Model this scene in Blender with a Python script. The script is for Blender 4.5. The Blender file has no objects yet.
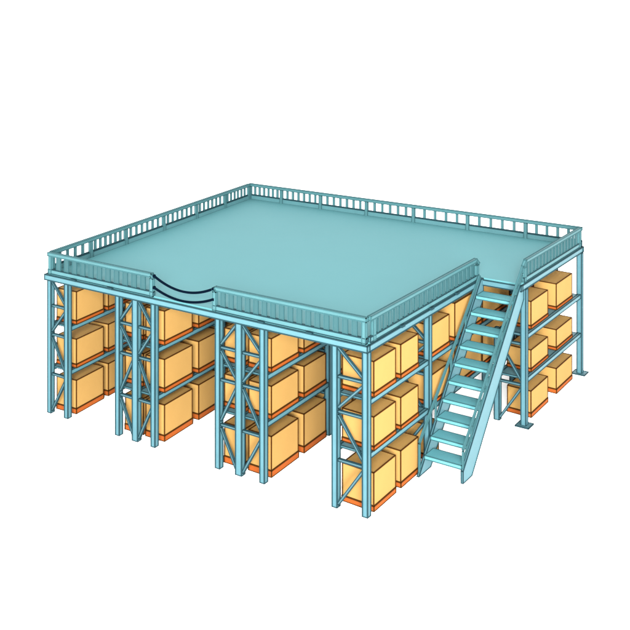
import bpy, math, random
from mathutils import Vector
random.seed(4)
S = bpy.context.scene
COL = S.collection

# ------------------------------------------------------------------ camera
TH = .5526
cam_d = bpy.data.cameras.new('camera'); cam = bpy.data.objects.new('camera', cam_d); COL.objects.link(cam)
cam.location = (21.8413, -20.2915, 12.7834)
cam.rotation_euler = (math.radians(90), 0, TH)
cam_d.sensor_width = 36; cam_d.lens = 955.7941/630*36
cam_d.shift_y = -(315+13.2337)/630
cam_d.clip_start = .5; cam_d.clip_end = 9000
S.camera = cam

# ------------------------------------------------------------------ world and lamps (white studio)
w = bpy.data.worlds.new('World'); S.world = w; w.use_nodes = True
bg = w.node_tree.nodes['Background']
bg.inputs[0].default_value = (1, 1, 1, 1); bg.inputs[1].default_value = 3.3
def softbox(name, pos, target, size, power):
    l = bpy.data.lights.new(name, 'AREA'); l.shape = 'DISK'; l.size = size; l.energy = power
    o = bpy.data.objects.new(name, l); COL.objects.link(o); o.location = pos
    o.rotation_euler = (Vector(target)-Vector(pos)).to_track_quat('-Z', 'Y').to_euler()
softbox('studio_softbox', (38, -58, 29), (6, 4, 2), 24, 225000)
softbox('studio_softbox', (56, -50, 10), (6, 4, 2), 24, 210000)
vs = S.view_settings
vs.view_transform = 'Standard'; vs.look = 'None'; vs.gamma = 1; vs.exposure = 0
S.cycles.max_bounces = 8; S.cycles.diffuse_bounces = 5

# ------------------------------------------------------------------ materials
def lin(c):
    c /= 255
    return c/12.92 if c <= .04045 else ((c+.055)/1.055)**2.4
def mat(name, rgb, k=1.0, rough=.6, var=.04, scale=3., spec=.15):
    m = bpy.data.materials.new(name); m.use_nodes = True
    nt = m.node_tree; b = nt.nodes['Principled BSDF']
    col = [min(.93, lin(c)*k) for c in rgb]
    tc = nt.nodes.new('ShaderNodeTexCoord'); n = nt.nodes.new('ShaderNodeTexNoise')
    n.inputs['Scale'].default_value = scale; n.inputs['Detail'].default_value = 5
    r = nt.nodes.new('ShaderNodeMapRange'); r.inputs['From Min'].default_value = .3; r.inputs['From Max'].default_value = .7
    r.inputs['To Min'].default_value = 1-var; r.inputs['To Max'].default_value = 1+var
    mx = nt.nodes.new('ShaderNodeVectorMath'); mx.operation = 'SCALE'; mx.inputs[0].default_value = col
    nt.links.new(tc.outputs['Object'], n.inputs['Vector']); nt.links.new(n.outputs['Fac'], r.inputs['Value'])
    nt.links.new(r.outputs['Result'], mx.inputs['Scale']); nt.links.new(mx.outputs[0], b.inputs['Base Color'])
    b.inputs['Roughness'].default_value = rough; b.inputs['Specular IOR Level'].default_value = spec
    return m
G = 1/7.0
M = dict(
    floor=mat('white_studio_floor', (250, 250, 250), 1, .9, .004, .2, 0),
    deck=mat('pale_teal_deck', (122, 205, 212), G*1.16, .7, .012, .6),
    steel=mat('light_blue_steel', (122, 188, 203), G*.92, .5, .05, 4),
    beam=mat('pale_blue_beam', (134, 204, 218), G*.82, .5, .04, 3),
    rail=mat('teal_rail_paint', (100, 164, 170), G*1.12, .55, .05, 3),
    baluster=mat('deep_teal_baluster', (78, 144, 150), G*.8, .55, .05, 3),
    toe=mat('teal_toe_board', (110, 176, 183), G*1.1, .55, .05, 3),
    step=mat('turquoise_tread', (118, 202, 212), G*1.5, .5, .05, 3),
    brace=mat('grey_teal_brace', (108, 158, 170), G*1.1, .5, .05, 4),
    white=mat('white_reflector', (238, 240, 240), .95, .7, .02, 2),  # surface of the added panels that bounce light onto the cartons
    box=mat('tan_carton', (252, 197, 112), G*1.1, .8, .025, 2, .05),
    pallet=mat('orange_pallet', (228, 116, 46), G*1.15, .7, .06, 3, .05),
    ink=mat('dark_teal_seam', (50, 96, 106), G*.9, .7, .02, 3, .05),
    railink=mat('rail_seam', (76, 130, 136), G*1.2, .7, .02, 3, .05),
    boxink=mat('brown_carton_edge', (120, 72, 20), G*.8, .8, .02, 3, .02),
    rope=mat('black_rubber_rope', (14, 30, 48), G, .9, .02, 9, 0),
)

# ------------------------------------------------------------------ geometry helpers
XF = 10.7915; WA = -.6891/11.2542; WB = .0505          # the plan widens slightly towards the back
def W(x, y, z=0.): return Vector((x+y*(WA+(WB-WA)*x/XF), y, z))
def skew(x): return -math.atan(WA+(WB-WA)*x/XF)
class MB:
    def __init__(s, ink=.024): s.v = []; s.f = []; s.mi = []; s.h = ink/2
    def hexa(s, P, m=0):
        n = len(s.v); s.v += [Vector(p) for p in P]
        for q in ((3, 2, 1, 0), (4, 5, 6, 7), (0, 1, 5, 4), (1, 2, 6, 5), (2, 3, 7, 6), (3, 0, 4, 7)):
            s.f.append([n+i for i in q]); s.mi.append(m)
    def rod(s, a, b, h=None, m=1):
        a = Vector(a); b = Vector(b); h = h or s.h
        d = b-a
        if d.length < 1e-6: return
        d.normalize(); up = Vector((0, 0, 1)) if abs(d.z) < .9 else Vector((0, 1, 0))
        u = d.cross(up).normalized()*h; v = d.cross(u).normalized()*h; a = a-d*h; b = b+d*h
        s.hexa([a-u-v, a+u-v, a+u+v, a-u+v, b-u-v, b+u-v, b+u+v, b-u+v], m)
    def eight(s, P, ink=True):
        s.hexa(P)
        if ink:
            for i, j in ((0, 1), (1, 2), (2, 3), (3, 0), (4, 5), (5, 6), (6, 7), (7, 4), (0, 4), (1, 5), (2, 6), (3, 7)): s.rod(P[i], P[j])
        return s
    def box(s, x0, x1, y0, y1, z0, z1, ink=True, warp=True):      # plan coordinates
        f = W if warp else (lambda x, y, z: Vector((x, y, z)))
        return s.eight([f(x0, y0, z0), f(x1, y0, z0), f(x1, y1, z0), f(x0, y1, z0), f(x0, y0, z1), f(x1, y0, z1), f(x1, y1, z1), f(x0, y1, z1)], ink)
    def bar(s, a, b, w, h, ink=True, side=None):       # bar between world points; w across, h in the vertical plane
        a = Vector(a); b = Vector(b); d = (b-a).normalized()
        up = Vector((0, 0, 1)) if abs(d.z) < .98 else Vector((0, 1, 0))
        u = (side.normalized() if side else d.cross(up).normalized())*w/2; v = u.cross(d).normalized()*h/2
        return s.eight([a-u-v, a+u-v, a+u+v, a-u+v, b-u-v, b+u-v, b+u+v, b-u+v], ink)
    def prism(s, poly, x0, x1, ink=True):              # polygon in the y-z plane, thick in x (plan)
        n = len(s.v); k = len(poly)
        A = [W(x0, y, z) for y, z in poly]; B = [W(x1, y, z) for y, z in poly]
        s.v += A+B
        s.f.append([n+i for i in range(k)]); s.mi.append(0); s.f.append([n+k+i for i in reversed(range(k))]); s.mi.append(0)
        for i in range(k):
            j = (i+1) % k; s.f.append([n+j, n+i, n+k+i, n+k+j]); s.mi.append(0)
        if ink:
            for L in (A, B):
                for i in range(k): s.rod(L[i], L[(i+1) % k])
            for i in range(k): s.rod(A[i], B[i])
        return s
    def tube(s, pts, r, n=8, m=0):
        pts = [Vector(p) for p in pts]; base = len(s.v)
        for i, p in enumerate(pts):
            d = (pts[min(i+1, len(pts)-1)]-pts[max(i-1, 0)]).normalized()
            up = Vector((0, 0, 1)) if abs(d.z) < .95 else Vector((0, 1, 0))
            u = d.cross(up).normalized(); v = d.cross(u)
            for k in range(n):
                a = 2*math.pi*k/n; s.v.append(p+u*math.cos(a)*r+v*math.sin(a)*r)
        for i in range(len(pts)-1):
            for k in range(n):
                a = base+i*n+k; b = base+i*n+(k+1) % n; s.f.append([a, b, b+n, a+n]); s.mi.append(m)
        for e in (0, len(pts)-1):
            s.f.append([base+e*n+k for k in range(n)]); s.mi.append(m)
        return s
    def mesh(s, name, mats, origin=Vector((0, 0, 0))):
        me = bpy.data.meshes.new(name); me.from_pydata([p-origin for p in s.v], [], s.f)
        for m in mats: me.materials.append(M[m])
        me.polygons.foreach_set('material_index', s.mi)
        import bmesh
        bm = bmesh.new(); bm.from_mesh(me); bmesh.ops.recalc_face_normals(bm, faces=bm.faces); bm.to_mesh(me); bm.free()
        me.update(); return me
    def build(s, name, mats, parent=None, origin=None):
        xs = [p.x for p in s.v]; ys = [p.y for p in s.v]; zs = [p.z for p in s.v]
        o0 = origin if origin is not None else Vector(((min(xs)+max(xs))/2, (min(ys)+max(ys))/2, min(zs)))
        o = bpy.data.objects.new(name, s.mesh(name, mats, o0)); COL.objects.link(o)
        if parent: o.parent = parent; o.location = o0-wloc(parent)
        else: o.location = o0
        return o
def wloc(o):
    v = Vector(o.location)
    while o.parent: o = o.parent; v += o.location
    return v
def tag(o, label=None, cat=None, group=None, kind=None):
    for k, v in (('label', label), ('category', cat), ('group', group), ('kind', kind)):
        if v: o[k] = v
    return o
def empty(name, loc, parent=None):
    o = bpy.data.objects.new(name, None); COL.objects.link(o); o.empty_display_size = .2
    if parent: o.parent = parent; o.location = Vector(loc)-wloc(parent)
    else: o.location = loc
    return o
ST = ['steel', 'ink']; BE = ['beam', 'ink']; RA = ['rail', 'railink']

# ------------------------------------------------------------------ setting
g = MB(); g.v = [Vector(p) for p in ((-3000, -3000, 0), (3000, -3000, 0), (3000, 6000, 0), (-3000, 6000, 0))]; g.f = [[0, 1, 2, 3]]; g.mi = [0]
tag(g.build('floor', ['floor'], origin=Vector((0, 0, 0))), kind='structure')

# ------------------------------------------------------------------ deck (floor panel and its edge beams)
YB = 11.30; XR = 10.87; XE = 12.05; YN = 6.32; ZD = 4.20
deck = empty('mezzanine_deck', W(5.4, 5.6, 4.0))
tag(deck, 'large pale teal upper floor with light blue edge beams resting on the racks', 'mezzanine')
p = MB(); L = [(-.06, -.06), (XR-.03, -.06), (XR-.03, YN), (XE-.04, YN), (XE-.04, YB), (-.06, YB)]
n = len(L); p.v = [W(x, y, 4.06) for x, y in L]+[W(x, y, ZD) for x, y in L]
p.f = [list(range(n)), list(range(n, 2*n))]+[[i, (i+1) % n, n+(i+1) % n, n+i] for i in range(n)]; p.mi = [0]*len(p.f)
p.build('floor_panel', ['deck'], deck)
sf = MB(); sf.v = [W(x, y, 4.025) for x, y in L]+[W(x, y, 4.055) for x, y in L]; sf.f = p.f; sf.mi = p.mi
sf.build('deck_reflector', ['white'], deck)  # unseen white sheet added below the deck to bounce light down
T = .10
for a in ((-.14, XR+.02, -.13, -.13+T, 4.0, 4.15), (XR-T+.02, XR+.02, -.13+T+.01, YN-.02, 4.0, 4.15), (XR+.03, XE, YN-.06, YN+.04, 4.0, 4.15),
          (XE-T, XE, YN+.05, YB, 4.0, 4.15), (-.14, XE, YB+.01, YB+.01+T, 4.0, 4.15), (-.14, -.14+T, -.13+T+.01, YB, 4.0, 4.15)):
    MB(.03).box(*a).build('edge_beam', BE, deck)
for x in (3.4, 7.0):                                                # joists under the floor
    MB().box(x-.05, x+.05, .02, YB-.05, 3.94, 4.02).build('joist', ST, deck)

# ------------------------------------------------------------------ guard rails
ZT0, ZT1, ZR0, ZR1 = 4.19, 4.37, 4.715, 4.81
def lerp(a, b, t): return tuple(a[i]+(b[i]-a[i])*t for i in range(len(a)))
def railing(a, b, posts, counts, label, bw, name='guard_rail', pw=.10, ends=(True, True), cut=.16, group=None, toe=.12, inner=0, rails=RA, clamps=()):
    # a, b: plan points; posts: fractions; counts: balusters between posts
    A = W(*a); B = W(*b); d = (B-A); Ln = d.length; d.normalize(); z = Vector((0, 0, 1))
    r = empty(name, W(*lerp(a, b, .5), ZD)); tag(r, label, 'guard rail', group)
    P = lambda t, zz: A+(B-A)*t+z*zz
    side = d.cross(z)
    ZT1 = ZT0+toe
    MB().bar(P(0, (ZT0+ZT1)/2), P(1, (ZT0+ZT1)/2), .06, ZT1-ZT0).build('toe_board', ['toe', 'ink'], r)
    if toe > .15: MB().bar(P(0, ZT1+.022), P(1, ZT1+.022), .05, .035, ink=False).build('bottom_rail', ['ink'], r)
    t0 = 0 if ends[0] else cut/Ln; t1 = 1 if ends[1] else 1-cut/Ln
    m = MB().bar(P(t0, (ZR0+ZR1)/2), P(t1, (ZR0+ZR1)/2), .09, ZR1-ZR0)
    if not ends[0]: m.bar(P(0, ZR0+.045-cut*.8), P(t0, (ZR0+ZR1)/2), .085, .07)
    if not ends[1]: m.bar(P(t1, (ZR0+ZR1)/2), P(1, ZR0+.045-cut*.8), .085, .07)
    m.build('top_rail', RA, r)
    for i, t in enumerate(posts):
        top = ZR0-.002
        if (i == 0 and not ends[0]) or (i == len(posts)-1 and not ends[1]): top = ZR0-cut*.8+.01
        MB(.02).bar(P(t, ZT0-.004)+side*inner, P(t, top)+side*inner, pw, .08, side=d).build('post', rails, r)
    for i, c in enumerate(counts):
        for k in range(1, c):
            t = posts[i]+(posts[i+1]-posts[i])*k/c
            MB(.016).bar(P(t, ZT1), P(t, ZR0-.002), bw, .03, side=d).build('baluster', ['baluster' if toe < .15 else 'rail', 'railink'], r)
    for t in clamps:
        q = P(t, ZT0-.015)-side*0
        MB().bar(q+side*.035, q+side*.12, .17, .06, ink=False).build('clamp', ['ink'], r)
    return r
yf = -.05
railing((-.04, yf), (4.10, yf), [0.02, .985], [12], 'short front guard rail left of the black ropes, with wide teal balusters', .16, ends=(True, False), cut=.07, clamps=(.27, .62))
railing((6.18, yf), (XR-.04, yf), [0.012, .985], [17], 'front guard rail right of the black ropes running to the near corner', .13, ends=(False, True), cut=.07, clamps=(.345, .66))
railing((XR-.04, yf+.12), (XR-.04, 6.20), [0.03, .985], [22], 'side guard rail from the near corner to the top of the stairs', .12, ends=(True, False), clamps=(.24, .5, .75))
railing((XE-.06, 6.55), (XE-.06, YB-.08), [0.02, .985], [17], 'short side guard rail right of the stairs reaching the far right corner', .12, ends=(False, True))
bx = [-.02, 1.354, 2.976, 4.786, 6.532, 8.419, 10.317, 11.96]
x0, x1 = -.04, XE-.02
railing((x0, YB), (x1, YB), [(x-x0)/(x1-x0) for x in [0.0]+bx[1:]], [7, 7, 7, 6, 5, 5, 5], 'long back guard rail seen across the whole far edge of the upper floor', .08, pw=.11, toe=.17, inner=.03)
ly = [.08, 1.772, 3.486, 5.552, 7.523, 9.414, 11.15]
y0, y1 = 0.05, YB-.08
railing((-.04, y0), (-.04, y1), [(y-y0)/(y1-y0) for y in ly], [5, 7, 7, 7, 7, 7], 'left side guard rail running from the front left corner to the back', .09, pw=.11, toe=.17, inner=.03)

# ropes closing the gap in the front rail
def rope(za, zm, zb, label, xa=4.13, xb=6.20):
    pts = []
    for i in range(25):
        t = i/24
        s = 4*t*(1-t); z = za+(zb-za)*t; zmid = (za+zb)/2
        pts.append(W(xa+(xb-xa)*t, yf-.02, z-(zmid-zm)*s))
    m = MB().tube(pts, .034, 8)
    for q in (pts[0], pts[-1]): m.bar(q-Vector((.03, 0, 0)), q+Vector((.03, 0, 0)), .07, .07, ink=False)
    tag(m.build('safety_rope', ['rope']), label, 'rope')
rope(4.76, 4.50, 4.75, 'upper black rope sagging across the gap in the front guard rail')
rope(4.44, 4.24, 4.47, 'lower black rope sagging across the gap in the front guard rail')

# ------------------------------------------------------------------ racks
YF = [0, 3.15, 6.5, 8.9, 11.18]
PW = .138
def frame(rack, xs, y, braced=True, plates=(), top=3.99, simple=False):
    f = empty('upright_frame', W(sum(xs)/len(xs), y, 0), rack)
    n = len(xs)
    for i, x in enumerate(xs):
        wx = .19 if (n == 3 and i == 1) else PW
        zb = .02 if x in plates else 0.003
        MB(.03).box(x-wx/2, x+wx/2, y-PW/2, y+PW/2, zb, 2.70 if (len(xs) == 2 and x == 11.237 and y < 7) else top).build('post', ST, f)
        if x in plates:
            MB(.02).box(x-.19, x+.19, y-.19, y+.19, .003, .03).build('base_plate', ST, f)
    def seg(xa, za, xb, zb, nm):
        MB(.022).bar(W(xa, y, za), W(xb, y, zb), .045, .055).build(nm, ['brace', 'ink'], f)
    if simple:
        for zz in (1.28, 2.55): seg(xs[0]+PW/2, zz, xs[1]-PW/2, zz, 'cross_bar')
        return
    for i in range(n-1):
        a = xs[i]+(.095 if n == 3 and i == 1 else PW/2); b = xs[i+1]-(.095 if n == 3 and i == 0 else PW/2)
        if n == 3 and i == 0: l, r = b, a      # mirrored half: diagonals start at the shared middle post
        elif n == 3: l, r = a, b
        else: l, r = a, b
        for zz in ((2.64, 2.36, 1.17) if (a > 11 and y < 7) else (3.22, 2.36, 1.17)): seg(a, zz, b, zz, 'cross_bar')
        if n == 3: D = [(l, 3.93, r, 3.30), (r, 3.14, l, 2.45), (l, 2.28, r, 1.28), (r, 1.09, l, .08)]
        else: D = [(l, 3.93, r, 3.30), (r, 3.14, l, 2.45), (l, 2.28, r, 1.28), (r, 1.09, l, .08)]
        if a > 11 and y < 7: D = D[2:]
        for xa, za, xb, zb in D: seg(xa, za, xb, zb, 'diagonal_brace')
def rack(xs, ys, levels, label, plates=(), nobrace=()):
    r = empty('pallet_rack', W(sum(xs)/len(xs), 0 if ys[0] == 0 else ys[0], 0)); tag(r, label, 'rack')
    for y in ys: frame(r, xs, y, plates=plates, simple=(y in nobrace))
    for k in range(len(ys)-1):
        ya, yb = ys[k]+PW/2+.004, ys[k+1]-PW/2-.004
        for z in levels:
            for x in xs: MB(.022).box(x-.04, x+.04, ya, yb, z-.125, z-.004).build('shelf_beam', BE, r)
            for i in range(len(xs)-1):
                MB(.02).box(xs[i]+.05, xs[i+1]-.05, ya+.02, yb-.02, z-.05, z-.008).build('shelf_panel', BE, r)
                MB().box(xs[i]+.06, xs[i+1]-.06, ya+.03, yb-.03, z-.058, z-.052, ink=False).build('shelf_reflector', ['white'], r)  # added white sheet below each shelf, brightens the carton tops
    return r
LV = dict(A=(0, 1.38, 2.68), B=(0, 1.38, 2.71), C=(0, 1.52, 2.74), D=(0, 1.49, 2.79), E=(0, 1.36, 2.63))
HT = dict(A=(1.0, .85, .97), B=(1.02, .92, .95), C=(1.06, .85, .87), D=(.94, .81, .86), E=(.78, .64, .81))
PH = dict(A=(.16, .11, .11), B=(.17, .12, .12), C=(.18, .12, .12), D=(.14, .10, .11), E=(.14, .10, .10))
rack([0, .71], YF, LV['A'][1:], 'single width light blue pallet rack at the far left end of the front')
rack([2.753, 3.419, 4.084], YF, LV['B'][1:], 'left of the two double pallet racks, standing below the left end of the ropes')
rack([6.333, 7.023, 7.772], YF, LV['C'][1:], 'right of the two double pallet racks, standing below the right end of the ropes')
rack([9.937, 10.79], [0, 3.15, 8.9, 11.18], LV['D'][1:], 'single width pallet rack under the near corner, running back behind the stairs')
rack([11.237, 12.0], [6.61, 11.22], LV['E'][1:], 'short pallet rack right of the stairs on posts with square base plates', plates=(12.0,), nobrace=(11.22,))

# ------------------------------------------------------------------ cartons and their pallets
rows = [
    ('A', 0.0, .765, [(.285, 1.48), (1.72, 2.88)], 'leftmost single rack'),
    ('B', 2.70, 3.36, [(.35, 1.6), (1.92, 3.0)], 'left half of left double rack'),
    ('B', 3.48, 4.145, [(.35, 1.6), (1.92, 3.0)], 'right half of left double rack'),
    ('C', 6.28, 6.97, [(.31, 1.56), (1.86, 2.97)], 'left half of right double rack'),
    ('C', 7.08, 7.80, [(.31, 1.56), (1.86, 2.97)], 'right half of right double rack'),
    ('D', 9.93, 10.83, [(.29, 1.35), (1.63, 2.55)], 'rack at the near corner'),
    ('E', 11.24, 11.985, [(7.23, 8.54), (9.27, 10.64)], 'short rack right of stairs'),
]
deep = [(3.35, 4.45), (4.74, 5.95), (6.75, 7.65), (7.82, 8.72), (9.1, 10.0), (10.15, 11.0)]
deepD = [(3.30, 4.37), (4.74, 6.5), (6.6, 8.6), (9.1, 10.0), (10.15, 11.0)]
ORD = ['nearest the front', 'second from the front', 'third from the front', 'fourth from the front', 'fifth from the front', 'sixth from the front', 'seventh from the front', 'eighth from the front']
TIER = ['bottom', 'middle', 'top']
meshes = {}
def pair(key, x0, x1, y0, y1, t, nth, row, tall):
    z = LV[key][t]+.004; ph = PH[key][t]; h = HT[key][t]+(.33 if tall and t == 1 else .2 if tall else 0); w_ = round(x1-x0, 3); d_ = round(y1-y0, 3)
    k = (key, t, w_, d_, tall)
    if k not in meshes:
        c = MB(.026).box(-w_/2, w_/2, -d_/2, d_/2, 0, h-ph, warp=False).mesh('carton', ['box', 'boxink'])
        q = MB(.026).box(-w_/2-.008, w_/2+.012, -d_/2-.01, d_/2+.01, .0, ph-.012, warp=False)
        q.box(-w_/2-.002, w_/2+.002, -d_/2-.002, d_/2+.002, ph-.011, ph-.003, ink=False, warp=False)
        meshes[k] = (c, q.mesh('pallet', ['pallet', 'boxink']))
    xc, yc = (x0+x1)/2, (y0+y1)/2
    pos = W(xc, yc, z); rz = skew(xc)
    pal = bpy.data.objects.new('pallet', meshes[k][1]); COL.objects.link(pal); pal.location = pos; pal.rotation_euler = (0, 0, rz)
    tag(pal, f'orange pallet, {TIER[t]} tier, {ORD[nth]}, {row}', 'pallet', 'orange pallets under the cartons')
    car = bpy.data.objects.new('carton', meshes[k][0]); COL.objects.link(car); car.location = pos+Vector((0, 0, ph)); car.rotation_euler = (0, 0, rz)
    tag(car, f'tan carton, {TIER[t]} tier, {ORD[nth]}, {row}', 'carton', 'tan cartons stored on the racks')
SKIP = set()
for ri, (key, x0, x1, ys, row) in enumerate(rows):
    allb = list(ys)+([] if key == 'E' else deepD if key == 'D' else deep)
    for n_, (a, b) in enumerate(allb):
        for t in range(3):
            if key == 'D' and t == 0 and n_ >= 2:
                if n_ == 2: pair(key, x0, x1, 3.30, 3.72, t, n_, row, False)
                continue          # open bay floor behind the stairs
            if (ri, n_, t) in SKIP: continue
            pair(key, x0, x1, a, b, t, n_, row, key == 'D' and n_ in (3, 4))

# ------------------------------------------------------------------ staircase
sx0, sx1 = 10.90, 11.97
st = empty('staircase', W(11.45, 2.9, 0)); tag(st, 'steep light blue open staircase with ten treads climbing to the upper floor', 'staircase')
MB(.026).prism([(2.33, .004), (2.98, .004), (6.28, 3.62), (6.28, 4.19), (6.12, 4.19)], sx0, sx0+.05).build('stringer', BE, st)
MB(.026).prism([(2.62, .004), (3.12, .004), (6.50, 3.72), (6.50, 4.10), (6.28, 4.17), (2.62, .32)], sx1, sx1+.05).build('stringer', BE, st)
for k in range(10):
    y = 5.77-.348*k; z = 3.82-.375*k
    MB(.022).box(sx0+.055, sx1-.005, y, y+.47, z-.09, z).build('tread', ['step', 'railink'], st)
for x, ya, yb, za, zb, foot, n in ((sx0+.02, 2.42, 6.10, .86, 4.30, 2.33, 4), (sx1+.02, 2.68, 6.50, .84, 4.66, 2.40, 8)):
    h = empty('handrail', W(x, (ya+yb)/2, 2.4), st)
    base = lambda y: max(.0, (y-foot)*1.09)
    MB(.018).bar(W(x, ya, za), W(x, yb, zb), .04, .045).build('top_rail', RA, h)
    if foot > 2.35: MB(.014).bar(W(x, ya, za-.27), W(x, yb, zb-.27), .025, .03).build('mid_rail', RA, h)
    for i in range(n+1):
        t = i/n; y = ya+(yb-ya)*t; ztop = za+(zb-za)*t-.03
        zb0 = base(y) if i else .02
        if ztop-zb0 > .12: MB(.016).bar(W(x, y, zb0), W(x, y, ztop), .035, .035).build('post', RA, h)
